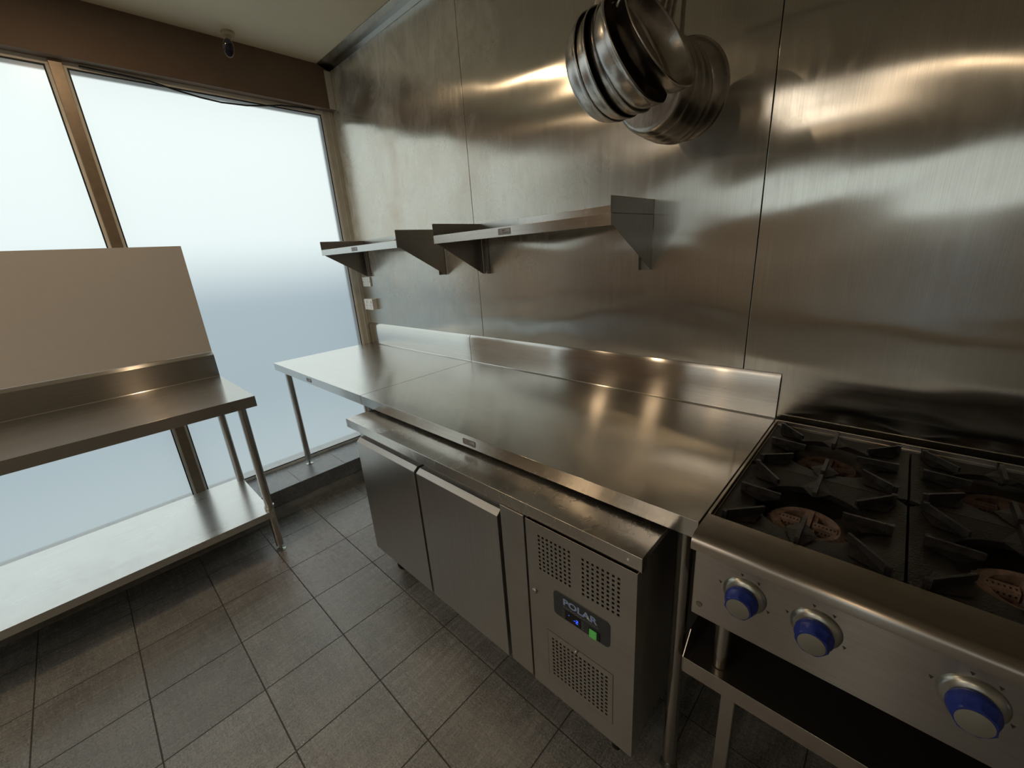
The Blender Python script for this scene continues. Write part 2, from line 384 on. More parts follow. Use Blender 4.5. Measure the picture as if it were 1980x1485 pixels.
# glazing behind the viewer
dw = thing('door_1', (3.2, YB, 0), 'glazed door behind the viewer', 'door', kind='structure')
pane(2.94, 3.46, YB - .06, YB - .054, .19, 2.26, dw, 'y')
M().box(2.90, 2.94, YB - .08, YB - .01, .15, 2.3).box(3.46, 3.5, YB - .08, YB - .01, .15, 2.3).box(2.94, 3.46, YB - .08, YB - .01, .15, .19).box(2.94, 3.46, YB - .08, YB - .01, 2.26, 2.3).build('door_frame', MAT['bronze'], dw)
w3 = thing('window_3', (1.5, YB, 1.78), 'high window strip behind the viewer', 'window', kind='structure')
pane(.32, 2.81, YB - .06, YB - .054, 1.8, 2.28, w3, 'y')
w4 = thing('window_4', (4.1, YB, 1.78), 'high window strip behind the viewer, right of the door', 'window', kind='structure')
pane(3.59, 4.88, YB - .06, YB - .054, 1.8, 2.28, w4, 'y')

# ------------------------------------------------------------------ ceiling lamps: a downlight row plus added fill lamps (all behind or above the view)
def downlight(x, y, power, r=.03, col=(1.0, .72, .45)):
    t = thing('ceiling_light', (x, y, ZC), 'round warm ceiling downlight out of view', 'light', 'warm downlights along the ceiling')
    M().lathe([(r + .02, 0), (r + .02, -.008), (r + .004, -.02), (r, -.02), (r, -.004), (r, 0)], 28, Matrix.Translation((x, y, ZC))).build('lamp_body', MAT['lampbody'], t, smooth=True)
    ld = bpy.data.lights.new('downlight', 'AREA'); ld.shape = 'DISK'; ld.size = 2 * r; ld.energy = power; ld.color = col
    lo = bpy.data.objects.new('downlight', ld); COL.objects.link(lo); lo.parent = t; lo.location = (0, 0, -.021)
for x, y, pw in ((.84, -1.30, 4.0), (1.0, -2.6, 5.5), (1.2, -4.7, 5.5), (3.1, -4.2, 6)):  # the last one, on the right, is added for warm fill
    downlight(x, y, pw)

def fill_panel(x, y, lx, ly, power, label):
    t = thing('fill_panel_light', (x, y, ZC), label, 'light')
    M().box(x - lx / 2 - .02, x + lx / 2 + .02, y - ly / 2 - .02, y + ly / 2 + .02, ZC - .03, ZC - .0005).build('lamp_body', MAT['lampbody'], t)
    ld = bpy.data.lights.new('fill_light', 'AREA'); ld.shape = 'RECTANGLE'; ld.size = lx; ld.size_y = ly; ld.energy = power; ld.color = (1.0, .87, .72)
    lo = bpy.data.objects.new('fill_light', ld); COL.objects.link(lo); lo.parent = t; lo.location = (0, 0, -.031)
fill_panel(1.6, -3.9, 1.2, .6, 12, 'added rectangular fill light at the ceiling behind the viewer')  # unseen panel added to brighten the interior
# ------------------------------------------------------------------ text helper (print on plates)
def text_into(m, body, x0, z0, width, height, y, axis='y', bold=0.0, sign=1):
    cu_ = bpy.data.curves.new('print', 'FONT'); cu_.body = body; cu_.size = 1; cu_.offset = bold; cu_.resolution_u = 3
    ob = bpy.data.objects.new('print', cu_); COL.objects.link(ob)
    dg = bpy.context.evaluated_depsgraph_get(); me = bpy.data.meshes.new_from_object(ob.evaluated_get(dg))
    vs = [v.co.copy() for v in me.vertices]; fs = [tuple(p.vertices) for p in me.polygons]
    bpy.data.objects.remove(ob); bpy.data.curves.remove(cu_)
    ax, bx = min(v.x for v in vs), max(v.x for v in vs); az, bz = min(v.y for v in vs), max(v.y for v in vs)
    bpy.data.meshes.remove(me)
    out = []
    for v in vs:
        a = (v.x - ax) / (bx - ax) * width; b = (v.y - az) / (bz - az) * height
        out.append((x0 + a, y, z0 + b) if axis == 'y' else (y, x0 + a, z0 + b))
    m.add(out, fs); return m

def rrect(x0, x1, z0, z1, r, n=5):
    pts = []
    for cx, cz, a0 in ((x1 - r, z1 - r, 0), (x0 + r, z1 - r, 90), (x0 + r, z0 + r, 180), (x1 - r, z0 + r, 270)):
        for i in range(n + 1):
            a = math.radians(a0 + 90 * i / n); pts.append((cx + r * math.cos(a), cz + r * math.sin(a)))
    return pts

def maker_plate(parent, x0, x1, z0, z1, y, detail=True):
    pl = M().prism(rrect(x0, x1, z0, z1, .003), 'y', y - .0012, y - .0001).build('maker_plate', MAT['plate'], parent)
    ink = M(); W_ = x1 - x0; H_ = z1 - z0; yy = y - .0015
    for a, b_, c_, d_ in ((x0 + .001, x1 - .001, z0 + .0006, z0 + .0016), (x0 + .001, x1 - .001, z1 - .0016, z1 - .0006), (x0 + .0004, x0 + .0014, z0 + .002, z1 - .002), (x1 - .0014, x1 - .0004, z0 + .002, z1 - .002)):
        ink.box(a, b_, yy - .0001, yy + .0002, c_, d_)
    for i, (a, b_) in enumerate(((0.08, .72), (.08, .45), (.17, .45), (.17, .2), (.08, .2), (.17, .72))):
        if i != 5: ink.box(x0 + W_ * a, x0 + W_ * a + .0028, yy - .0001, yy + .0002, z0 + H_ * b_, z0 + H_ * b_ + .003)
    text_into(ink, 'SIMPLY', x0 + W_ * .30, z0 + H_ * .56, W_ * .36, H_ * .22, yy, bold=.01)
    text_into(ink, 'STAINLESS', x0 + W_ * .30, z0 + H_ * .20, W_ * .62, H_ * .22, yy, bold=.01)
    ink.build('plate_print', MAT['ink'], pl)

def leg_with_foot(parent, x, y, z0, z1, r=.019, name='leg'):
    lg = M().tube([(x, y, z0 + .032), (x, y, z0 + .05), (x, y, z1)], [r, r, r], 20).build(name, MAT['tube'], parent, smooth=True)
    M().lathe([(.0, 0), (.024, 0), (.024, .003), (.010, .007), (.007, .009), (.007, .04)], 20, Matrix.Translation((x, y, z0))).build('adjustable_foot', MAT['bezel'], lg, smooth=True)
    return lg

# ------------------------------------------------------------------ benches
def wall_bench(name, x0, x1, legs, label, plate, st=.0105):
    t = thing(name, ((x0 + x1) / 2, -.36, 0), label, 'bench', 'stainless steel benches along the steel wall')
    D, LT = .7095, .046
    # folded top: thin sheet with deep front and side lips
    m = M().box(x0, x1, -D, -st, .8985, .9)
    m = M().prism([(-D, .9 - LT), (-D, .9), (-st, .9), (-st, .8985), (-D + .0015, .8985), (-D + .0015, .9 - LT + .0015), (-D + .012, .9 - LT + .0015), (-D + .012, .9 - LT)], 'x', x0, x1)
    m.box(x0, x0 + .0015, -D + .001, -st, .9 - LT, .8984).box(x1 - .0015, x1, -D + .001, -st, .9 - LT, .8984)
    m.build('worktop', MAT['bench_x'], t, bevel=.0008)
    s = M().prism([(-st - .004, .9002), (-st, .9045), (-st, 1.0386), (-.0015, 1.0566), (-.0015, 1.050), (-st + .0025, 1.036), (-st + .0025, .9002)], 'x', x0, x1)
    s.build('splashback', MAT['bench_x'], t, bevel=.001)
    for a, b_ in ((-D + .03, -D + .06), (-.12, -.09)): M().box(x0 + .03, x1 - .03, a, b_, .862, .897).build('crossbar', MAT['tube'], t)
    for (x, y, z) in legs: leg_with_foot(t, x, y, z, .862)
    maker_plate(t, *plate, -D)
    return t
wall_bench('steel_bench', .003, 1.1778, [(.082, -.662, .1646), (.10, -.09, .1646), (1.132, -.66, 0), (1.132, -.09, 0)], 'stainless steel bench in the window corner, left of the joint in the worktops', (.540, .603, .8655, .8865))
wall_bench('steel_bench', 1.1802, 2.712, [(1.222, -.66, 0), (1.222, -.09, 0), (2.672, -.665, 0), (2.672, -.09, 0)], 'long stainless steel bench above the undercounter fridge, beside the cooktop', (1.915, 1.979, .864, .885))

# bench along the windows, with a splashback and an undershelf
LB = thing('steel_bench', (.40, -1.8, 0), 'stainless steel bench with an undershelf in front of the frosted windows', 'bench')
y1, y0, xb, xf = -1.0186, -2.52, .0364, .7012
m = M().prism([(xf, .9 - .053), (xf, .9), (xb, .9), (xb, .8985), (xf - .0015, .8985), (xf - .0015, .849), (xf - .012, .849), (xf - .012, .847)], 'y', y0, y1)
m.box(xb, xf - .001, y1 - .0015, y1, .847, .8984).box(xb, xf - .001, y0, y0 + .0015, .847, .8984)
m.build('worktop', MAT['bench_y'], LB, bevel=.001)
M().prism([(xb + .004, .9002), (xb, .9045), (xb, 1.030), (.019, 1.0455), (.0045, 1.0455), (.0045, 1.043), (.018, 1.043), (xb - .0025, 1.028), (xb - .0025, .9002)], 'y', y0, y1).build('splashback', MAT['bench_y'], LB, bevel=.001)
for a, b_ in ((y1 - .07, y1 - .04), (y0 + .04, y0 + .07)): M().box(.13, xf - .03, a, b_, .862, .897).build('crossbar', MAT['tube'], LB)
sh = M().box(.125, .70, y0 + .05, y1 - .058, .2655, .268).box(.6985, .70, y0 + .05, y1 - .058, .232, .2654).box(.125, .1265, y0 + .05, y1 - .058, .232, .2654)
sh.box(.1266, .6984, y1 - .0595, y1 - .058, .232, .2654).box(.1266, .6984, y0 + .05, y0 + .0515, .232, .2654)
sh.build('undershelf', MAT['under_y'], LB, bevel=.0006)
for (x, y, z) in ((.652, -1.078, 0), (.652, -2.47, 0), (.165, -1.09, .1646), (.165, -2.47, .1646)):
    lg = leg_with_foot(LB, x, y, z, .862)
    if x > .5: M().lathe([(.0195, 0), (.024, 0), (.024, .016), (.0195, .016)], 20, Matrix.Translation((x, y, .269))).build('collar', MAT['bezel'], lg, smooth=True)

# white board standing on the splashback lip against the window
bd = tag(M().box(.0055, .0125, -2.35, -1.019, 1.0465, 1.642).build('white_board', MAT['board'], bevel=.0008), 'plain white board standing upright on the window bench splashback', 'board')

# ------------------------------------------------------------------ undercounter fridge
FR = thing('undercounter_fridge', (1.95, -.45, 0), 'grey steel two-door undercounter fridge below the long bench', 'fridge')
fy, fd = -.8248, -.8318
M().box(1.275, 2.615, -.786, -.14, .165, .800).build('body', MAT['fridge_z'], FR, bevel=.002)
M().prism([(fy, .801), (fy, .84), (-.12, .84), (-.12, .825), (-.80, .825), (-.80, .801)], 'x', 1.2477, 2.640).build('countertop', MAT['fridge_top'], FR, bevel=.0015)
def fdoor(x0, x1):
    zt = .754
    poly = [(-.7895, .206), (fd, .206), (fd, zt), (-.814, zt + .0145), (-.7895, zt + .0145)]
    d = M().prism(poly, 'x', x0, x1).build('door', MAT['fridge_z'], FR, bevel=.0015)
    M().box(x0 + .01, x1 - .01, -.7893, -.7865, .22, zt).build('door_gasket', MAT['rubber'], d)
fdoor(1.330, 1.764); fdoor(1.778, 2.192)
M().box(1.300, 2.205, -.792, -.7865, .7675, .7995).build('top_rail', MAT['fridge_panel'], FR, bevel=.001)
M().box(2.2045, 2.295, -.829, -.787, .205, .7995).build('filler_panel', MAT['fridge_panel'], FR, bevel=.0015)
# machine compartment front: perforated sheet
def holes_grid(x0, x1, nx, z0, z1, nz, w, h):
    hx = [x0 + w / 2 + (x1 - x0 - w) * i / (nx - 1) for i in range(nx)]; hz = [z0 + h / 2 + (z1 - z0 - h) * i / (nz - 1) for i in range(nz)]
    return [(a - w / 2, a + w / 2, c - h / 2, c + h / 2) for a in hx for c in hz]
def perforated(m, X0, X1, Z0, Z1, holes, yf, th):
    xs_ = sorted({round(v, 6) for v in [X0, X1] + [v for h in holes for v in h[:2]]}); zs_ = sorted({round(v, 6) for v in [Z0, Z1] + [v for h in holes for v in h[2:]]})
    nx, nz = len(xs_) - 1, len(zs_) - 1
    def inh(i, j):
        cx, cz = (xs_[i] + xs_[i + 1]) / 2, (zs_[j] + zs_[j + 1]) / 2
        return any(a < cx < b and c < cz < d for a, b, c, d in holes)
    solid = [[not inh(i, j) for j in range(nz)] for i in range(nx)]
    idx = {}; vs = []; fs = []
    def vid(i, j, k):
        if (i, j, k) not in idx: idx[(i, j, k)] = len(vs); vs.append((xs_[i], yf + th * k, zs_[j]))
        return idx[(i, j, k)]
    for i in range(nx):
        for j in range(nz):
            if not solid[i][j]: continue
            fs.append((vid(i, j, 0), vid(i + 1, j, 0), vid(i + 1, j + 1, 0), vid(i, j + 1, 0)))
            fs.append((vid(i, j + 1, 1), vid(i + 1, j + 1, 1), vid(i + 1, j, 1), vid(i, j, 1)))
            for (di, dj, a, b) in ((-1, 0, (i, j), (i, j + 1)), (1, 0, (i + 1, j + 1), (i + 1, j)), (0, -1, (i + 1, j), (i, j)), (0, 1, (i, j + 1), (i + 1, j + 1))):
                ii, jj = i + di, j + dj
                if not (0 <= ii < nx and 0 <= jj < nz) or not solid[ii][jj]:
                    fs.append((vid(*a, 0), vid(*b, 0), vid(*b, 1), vid(*a, 1)))
    m.add(vs, fs); return m
H = holes_grid(2.3475, 2.4525, 8, .653, .7665, 9, .0068, .0068) + holes_grid(2.487, 2.592, 8, .652, .765, 9, .0068, .0068)
H.append((2.3655, 2.5785, .2735, .4530))
pm = perforated(M(), 2.3055, 2.6335, .204, .800, H, fd, .0015)
pm.box(2.6320, 2.6335, fd + .0015, -.79, .204, .800).box(2.3055, 2.307, fd + .0015, -.79, .204, .800)
mp = pm.build('machine_panel', MAT['fridge_panel'], FR)
M().box(2.309, 2.630, -.80, -.79, .21, .795).build('compartment_lining', MAT['dark'], FR)
gp = perforated(M(), 2.3668, 2.5772, .2748, .4517, holes_grid(2.382, 2.5625, 14, .290, .432, 11, .0070, .0070), fd - .0006, .0012)
gr = gp.build('grille_door', MAT['fridge_panel'], FR)
M().lathe([(0, 0), (.0045, 0), (.0050, .004), (.0025, .008), (0, .009)], 16, Matrix.Translation((2.468, fd - .001, .4465)) @ Matrix.Rotation(PI / 2, 4, 'X')).build('grille_knob', MAT['bezel'], gr, smooth=True)
lk = M().lathe([(0, 0), (.0085, 0), (.0085, .003), (.006, .005), (0, .005)], 20, Matrix.Translation((2.326, fd, .565)) @ Matrix.Rotation(PI / 2, 4, 'X')).box(2.3252, 2.3268, fd - .0056, fd - .004, .561, .569)
lk.build('lock', MAT['bezel'], FR, smooth=True)
# control plate
cpn = M().prism(rrect(2.395, 2.568, .5335, .6135, .012), 'y', fd - .0016, fd - .0002).build('control_plate', MAT['control'], FR)
yy = fd - .0020
lg = M(); text_into(lg, 'POLAR', 2.4275, .5825, .106, .0215, yy, bold=.035); lg.build('logo', MAT['logo'], cpn)
M().add([(2.5015, yy - .0003, .5855), (2.5095, yy - .0003, .5855), (2.5055, yy - .0003, .5975)], [(0, 1, 2)]).build('logo_peak', MAT['white'], cpn)
pr = M(); text_into(pr, 'REFRIGERATION', 2.4275, .5725, .106, .0065, yy, bold=.01)
for q, (a, b) in enumerate(((2.425, .559), (2.425, .549), (2.425, .539), (2.486, .559), (2.486, .549), (2.486, .539))): pr.box(a, a + .006, yy - .0001, yy + .0003, b, b + .0012).box(a, a + .0012, yy - .0001, yy + .0003, b, b + .006)
pr.build('lettering', MAT['print'], cpn)
sc = M().box(2.434, 2.482, yy - .001, yy + .0002, .5375, .568).build('display_screen', MAT['screen'], cpn)
yd = yy - .0014
dg = M().box(2.4620, 2.4665, yd, yd + .0003, .5512, .5524)
x_, z_, w_, h_ = 2.4690, .5465, .0060, .0052
for (a, b, c, d) in ((0, w_, 2 * h_, 2 * h_ + .0012), (0, w_, h_, h_ + .0012), (0, w_, 0, .0012), (w_ - .0012, w_, h_, 2 * h_), (0, .0012, 0, h_)):
    dg.box(x_ + a, x_ + b, yd, yd + .0003, z_ + c, z_ + d)
dg.box(2.4455, 2.4475, yd, yd + .0003, .5575, .5592)
dg.build('display_digits', MAT['led'], sc)
sw = M().box(2.5085, 2.5400, yy - .0020, yy + .0002, .5360, .5640).build('switch_housing', MAT['rubber'], cpn, bevel=.0008)
M().prism([(yy - .0060, .5385), (yy - .0035, .5615), (yy - .0015, .5615), (yy - .0015, .5385)], 'x', 2.5110, 2.5320).build('power_switch', MAT['switch'], sw, bevel=.0006)
# countertop rivet and castors
M().lathe([(0, 0), (.0035, 0), (.0025, .002), (0, .0025)], 12, Matrix.Translation((2.607, fy, .821)) @ Matrix.Rotation(PI / 2, 4, 'X')).build('rivet', MAT['white'], FR, smooth=True)
for cx_, cy_ in ((1.345, -.715), (2.54, -.715), (1.345, -.21), (2.54, -.21)):
    cs = M().lathe([(0, 0), (.03, 0), (.03, .006), (.012, .014), (.012, .032)], 16, Matrix.Translation((cx_, cy_, .165)) @ Matrix.Rotation(PI, 4, 'X'))
    for s_ in (-1, 1): cs.prism([(cy_ - .02, .150), (cy_ + .02, .150), (cy_ + .022, .05), (cy_ + .004, .04)], 'x', cx_ + s_ * .020 - .0015, cx_ + s_ * .020 + .0015)
    c0 = cs.build('castor', MAT['rack'], FR)
    M().lathe([(.0, -.014), (.040, -.014), (.048, -.008), (.050, 0), (.048, .008), (.040, .014), (0, .014)], 28, Matrix.Translation((cx_, cy_ + .010, .0505)) @ Matrix.Rotation(PI / 2, 4, 'Y')).build('wheel', MAT['rubber'], c0, smooth=True)

# ------------------------------------------------------------------ wall shelves
def shelf(x0, x1, label, plate, film=False):
    y, z, L, zt, tip = -.302, 1.5857, .0355, 1.635, 1.3935
    t = thing('wall_shelf', ((x0 + x1) / 2, 0, 1.39), label, 'shelf', 'stainless steel wall shelves above the benches')
    th = .0014
    m = M().prism([(y, z - L), (y, z), (-.0045, z), (-.0045, z + .052), (-.003, z + .052), (-.003, z - th), (y + th, z - th), (y + th, z - L)], 'x', x0 + .0016, x1 - .0016)
    m.build('shelf_board', MAT['shelf_x'], t, bevel=.0006)
    for s_, xx in ((1, x0), (-1, x1)):
        # end plate: upstand above the shelf and a triangular bracket tapering down the wall
        e = M().prism([(y, z - L), (y, zt), (-.004, zt), (-.004, tip), (-.010, tip), (y + .016, z - L)], 'x', xx, xx + s_ * th)
        e.box(min(xx, xx + s_ * .0015), max(xx, xx + s_ * .0015) , y, y + .001, z, zt)
        e.build('bracket', MAT['bracket'], t, bevel=.0005)
        # inner channel fixed to the wall
        c_ = xx + s_ * .045
        ch = M().box(min(xx + s_ * .003, c_), max(xx + s_ * .003, c_), -.0045, -.003, tip, z - .003)
        ch.box(min(c_, c_ - s_ * .0015), max(c_, c_ - s_ * .0015), -.022, -.0046, tip, z - .003)
        ch.build('wall_channel', MAT['bracket'], t)
        for zz_ in (1.425, 1.535):
            M().lathe([(0, 0), (.006, 0), (.005, .003), (0, .004)], 12, Matrix.Translation((xx + s_ * .026, -.0046, zz_)) @ Matrix.Rotation(PI / 2, 4, 'X')).build('screw', MAT['bezel'], t, smooth=True)
        # rolled rim on the upstand
        M().tube([(xx + s_ * .002, y + .002, zt), (xx + s_ * .002, -.006, zt)], .0022, 8).build('rolled_edge', MAT['shelf_x'], t, smooth=True)
        M().tube([(xx, y + .003, z + .0005), (xx, -.006, z + .0005)], .0012, 8).build('fold_line', MAT['bracket'], t, smooth=True)
    maker_plate(t, *plate, y)
    return t
shelf(.1212, 1.0256, 'short-looking steel wall shelf nearest the window, left of the other shelf', (.538, .602, 1.5575, 1.5795))
shelf(1.3389, 2.2545, 'steel wall shelf right of the other shelf, above the long bench', (1.759, 1.824, 1.557, 1.580))
# crumpled plastic film lying on the left shelf
fm = M(); nx_, ny_ = 22, 12; vs = []; fs = []
for i in range(nx_):
    for j in range(ny_):
        vs.append((.80 + .20 * i / (nx_ - 1), -.20 + .17 * j / (ny_ - 1), 1.5905 + .022 * abs(math.sin(i * 1.3 + j * .8) * math.cos(j * 1.7 - i * .6)) * (.4 + i / nx_)))
for i in range(nx_ - 1):
    for j in range(ny_ - 1): fs.append((i * ny_ + j, (i + 1) * ny_ + j, (i + 1) * ny_ + j + 1, i * ny_ + j + 1))
fm.add(vs, fs)
filmm, ft, fb_, fo = newmat('clear_plastic_film'); fb_.inputs['Base Color'].default_value = (.85, .85, .82, 1); fb_.inputs['Roughness'].default_value = .2; fb_.inputs['Alpha'].default_value = .45
fo_ = fm.build('plastic_film', filmm); fo_.modifiers.new('thickness', 'SOLIDIFY').thickness = .0006
tag(fo_, 'crumpled clear plastic film lying on the left wall shelf', 'plastic film')

# ------------------------------------------------------------------ switch plate and power outlet
sp_ = thing('switch_plate', (.092, 0, 1.356), 'small white blank wall plate just below the left wall shelf', 'wall plate')
M().prism(rrect(.038, .146, 1.323, 1.389, .004), 'y', -.010, -.0002).build('cover', MAT['white'], sp_, bevel=.0015)
M().prism(rrect(.070, .114, 1.333, 1.379, .003), 'y', -.0115, -.0101).build('insert', MAT['white'], sp_, bevel=.0006)
for xx in (.047, .137): M().lathe([(0, 0), (.0035, 0), (.0035, .0006), (0, .0006)], 10, Matrix.Translation((xx, -.0101, 1.356)) @ Matrix.Rotation(PI / 2, 4, 'X')).build('screw', MAT['whitedark'], sp_)
po = thing('power_outlet', (.117, 0, 1.199), 'white double power outlet on the steel wall near the window', 'outlet')
poc = M().prism(rrect(.059, .175, 1.160, 1.2365, .004), 'y', -.034, -.0002)
for xx in (.088, .146):
    M().prism(rrect(xx - .012, xx + .012, 1.207, 1.226, .003), 'y', -.0375, -.0342).build('rocker_switch', MAT['white'], po, bevel=.0008)
    s1 = poc; s1.cur = 1
    for dx, rot in ((-.007, .5), (.007, -.5)):
        c_, s_ = math.cos(rot), math.sin(rot)
        q = [(-.001, -.005), (.001, -.005), (.001, .005), (-.001, .005)]
        s1.prism([(xx + dx + a * c_ - b * s_, 1.190 + a * s_ + b * c_) for a, b in q], 'y', -.0346, -.0341)
    s1.box(xx - .001, xx + .001, -.0346, -.0341, 1.168, 1.178)

poc.build('cover', [MAT['white'], MAT['whitedark']], po)
# ------------------------------------------------------------------ ceiling sensor and loose cable
ms = thing('security_sensor', (.142, -.576, ZC), 'small dark oval sensor on a cream swivel mount at the ceiling', 'sensor')
M().lathe([(0, 0), (.032, 0), (.032, -.010), (.026, -.016), (0, -.016)], 24, Matrix.Translation((.142, -.576, ZC))).tube([(.142, -.576, ZC - .012), (.146, -.580, ZC - .035), (.156, -.588, ZC - .052)], [.014, .012, .012], 12).build('mount', plain('stained_cream_plastic', (.50, .42, .29), .5), ms, smooth=True)
_z = Vector((.90, -.30, -.30)).normalized(); _x = Vector((.25, .05, .95)); _x = (_x - _z * _x.dot(_z)).normalized(); _y = _z.cross(_x)
mt = Matrix(((_x.x, _y.x, _z.x, .168), (_x.y, _y.y, _z.y, -.597), (_x.z, _y.z, _z.z, ZC - .082), (0, 0, 0, 1))) @ Matrix.Scale(1.7, 4, (1, 0, 0))
M().lathe([(0, -.014), (.020, -.014), (.0245, -.006), (.0245, .004), (.020, .010), (0, .010)], 28, mt).build('housing', MAT['lampbody'], ms, smooth=True)
M().lathe([(0, .0101), (.0238, .0101), (.0215, .017), (.012, .0215), (0, .0225)], 28, mt).build('lens_cover', MAT['lens'], ms, smooth=True)
cb = []
pts = [(-1.20, 2.436), (-1.05, 2.432), (-.945, 2.428), (-.848, 2.410), (-.74, 2.395), (-.645, 2.389), (-.52, 2.396), (-.42, 2.412), (-.327, 2.430), (-.22, 2.438), (-.12, 2.442)]
tag(M().tube([(.010, a, b) for a, b in pts], .0042, 8).build('cable', MAT['cable'], smooth=True), 'loose black cable sagging below the bulkhead across the window top', 'cable')

# ------------------------------------------------------------------ gas cooktop
CK = thing('gas_cooktop', (3.2, -.40, .49), 'six-burner stainless gas cooktop with blue knobs and black grates', 'cooktop')
cx0, cx1 = 2.7165, 3.700
# front rail with a rolled nose
nose = [(-.664, .9), (-.742, .9), (-.752, .8975), (-.759, .892), (-.7625, .884), (-.7625, .868), (-.7565, .868), (-.7565, .888), (-.745, .894), (-.664, .894)]
M().prism(nose, 'x', cx0, cx1).build('front_rail', MAT['stove_x'], CK, smooth=True, angle=50)
M().box(cx0 + .010, cx1 - .01, -.7555, -.750, .6975, .8935).box(cx0 + .010, cx1 - .01, -.7499, -.735, .6975, .700).build('control_panel', MAT['panel_x'], CK, bevel=.0012)
M().box(cx0 + .008, cx0 + .0095, -.7495, -.03, .6975, .893).box(cx1 - .0095, cx1 - .008, -.7495, -.03, .6975, .893).box(cx0 + .01, cx1 - .01, -.038, -.034, .6975, .893).build('casing', MAT['stove_x'], CK)
M().box(cx0, cx0 + .006, -.6635, -.0341, .885, .902).box(cx1 - .006, cx1, -.6635, -.0341, .885, .902).box(cx0, cx1, -.034, -.028, .885, .906).build('top_rim', MAT['stove_x'], CK, bevel=.0006)
M().box(cx0 + .0065, cx1 - .0065, -.6635, -.0345, .800, .806).build('spill_tray', MAT['soot'], CK)
M().lathe([(0, 0), (.0065, 0), (.006, .003), (0, .004)], 14, Matrix.Translation((2.742, -.7556, .730)) @ Matrix.Rotation(PI / 2, 4, 'X')).build('screw', MAT['rack'], CK, smooth=True)

def grate(cx_, cy_, hx, hy):
    """one cast grate: flat flared plate with a round opening, raised fingers pointing at the burner"""
    m = M(); n = 48; zt, zb = .888, .880; R = .106
    inner = []; outer = []
    for i in range(n):
        a = 2 * PI * (i + .5) / n; c_, s_ = math.cos(a), math.sin(a)
        inner.append((cx_ + R * c_, cy_ + R * s_)); k = min(hx / abs(c_), hy / abs(s_)); outer.append((cx_ + k * c_, cy_ + k * s_))
    vs = [(x, y, zt - .004) for x, y in inner] + [(x, y, zt) for x, y in outer] + [(x, y, zb - .010) for x, y in inner] + [(x, y, zb) for x, y in outer]
    fs = []
    for i in range(n):
        j = (i + 1) % n
        fs += [(i, n + i, n + j, j), (2 * n + i, 2 * n + j, 3 * n + j, 3 * n + i), (i, j, 2 * n + j, 2 * n + i), (n + i, 3 * n + i, 3 * n + j, n + j)]
    m.add(vs, fs)
    def blade(a, b, th=.0055):
        a, b = Vector((*a, 0)), Vector((*b, 0)); d = (b - a).normalized(); p = Vector((-d.y, d.x, 0)) * th / 2
        # a = outer end with a square post, b = tip over the burner
        za, zb_ = .908, .905
        prof = [(0, .884), (0, za), (.012, za), ((b - a).length, zb_), ((b - a).length, zb_ - .012), ((b - a).length * .62, .872)]
        vs = [a + d * t_ + p + Vector((0, 0, z)) for t_, z in prof] + [a + d * t_ - p + Vector((0, 0, z)) for t_, z in prof]
        k = len(prof); m.cur = 1; m.add(vs, [tuple(range(k)), tuple(range(k, 2 * k))[::-1]] + [(i, (i + 1) % k, k + (i + 1) % k, k + i) for i in range(k)])
        q = a + d * .005
        if th < .006: m.box(q.x - .005, q.x + .005, q.y - .005, q.y + .005, .884, .909)
        m.cur = 0
        # flared web either side of the finger root
        w_ = Vector((-d.y, d.x, 0)) * .030; mid_ = a + d * ((b - a).length * .55)
        r_ = [a + w_ * .2, mid_ + w_, b, mid_ - w_, a - w_ * .2]
        m.add([Vector((v.x, v.y, .8885)) for v in r_] + [Vector((a.x, a.y, .8905)), Vector((b.x, b.y, .888)), Vector((mid_.x, mid_.y, .8925))], [(0, 1, 7), (1, 2, 7), (2, 3, 7), (3, 4, 7), (4, 0, 7)])
    ex, ey = hx - .020, hy - .017
    for sx_ in (-1, 1):
        for sy_ in (-1, 1): blade((cx_ + sx_ * ex, cy_ + sy_ * ey), (cx_ + sx_ * .075, cy_ + sy_ * .070))
        blade((cx_ + sx_ * ex, cy_ + .002), (cx_ + sx_ * .058, cy_ + .004))
        blade((cx_, cy_ + sx_ * (hy - .010)), (cx_, cy_ + sx_ * .056), .008)
    return m.build('grate', [MAT['cast'], MAT['worn']], CK)
def burner(cx_, cy_, front):
    mt = Matrix.Translation((cx_, cy_, .838))
    m = M(); n = 60; r0, r1 = .050, .074; vs = []; fs = []
    for i in range(n):
        a = 2 * PI * i / n; k = 1.0 + (.045 if i % 2 else 0)
        for (r, z) in ((r0, 0), (r0, .020), (r1 - .012, .022), (r1 * k, .010), (r1 * k, 0)): vs.append(mt @ Vector((r * math.cos(a), r * math.sin(a), z)))
    for i in range(n):
        j = (i + 1) % n
        for q in range(5): fs.append((i * 5 + q, j * 5 + q, j * 5 + (q + 1) % 5, i * 5 + (q + 1) % 5))
    m.add(vs, fs)
    # centre bridge and the two port bars
    m.box(cx_ - .008, cx_ + .008, cy_ - .055, cy_ + .055, .842, .862)
    m.box(cx_ + .010, cx_ + .018, cy_ - .052, cy_ + .052, .842, .856)
    for s_ in (-1, 1): m.box(cx_ + s_ * .034 - .022, cx_ + s_ * .034 + .022, cy_ - .011, cy_ + .011, .840, .861)
    m.cyl((cx_, cy_, .81), (cx_, cy_, .840), .022, 16)
    h = m; h.cur = 1
    for s_ in (-1, 1):
        for q in range(6):
            px_ = cx_ + s_ * .034 - .0175 + q * .007; h.box(px_ - .0014, px_ + .0014, cy_ - .0114, cy_ - .0105, .850, .8535)
            h.box(px_ - .0014, px_ + .0014, cy_ - .0025, cy_ + .0025, .8606, .8614)
    m.build('burner', [MAT['rust' if front else 'rustdark'], MAT['dark']], CK)
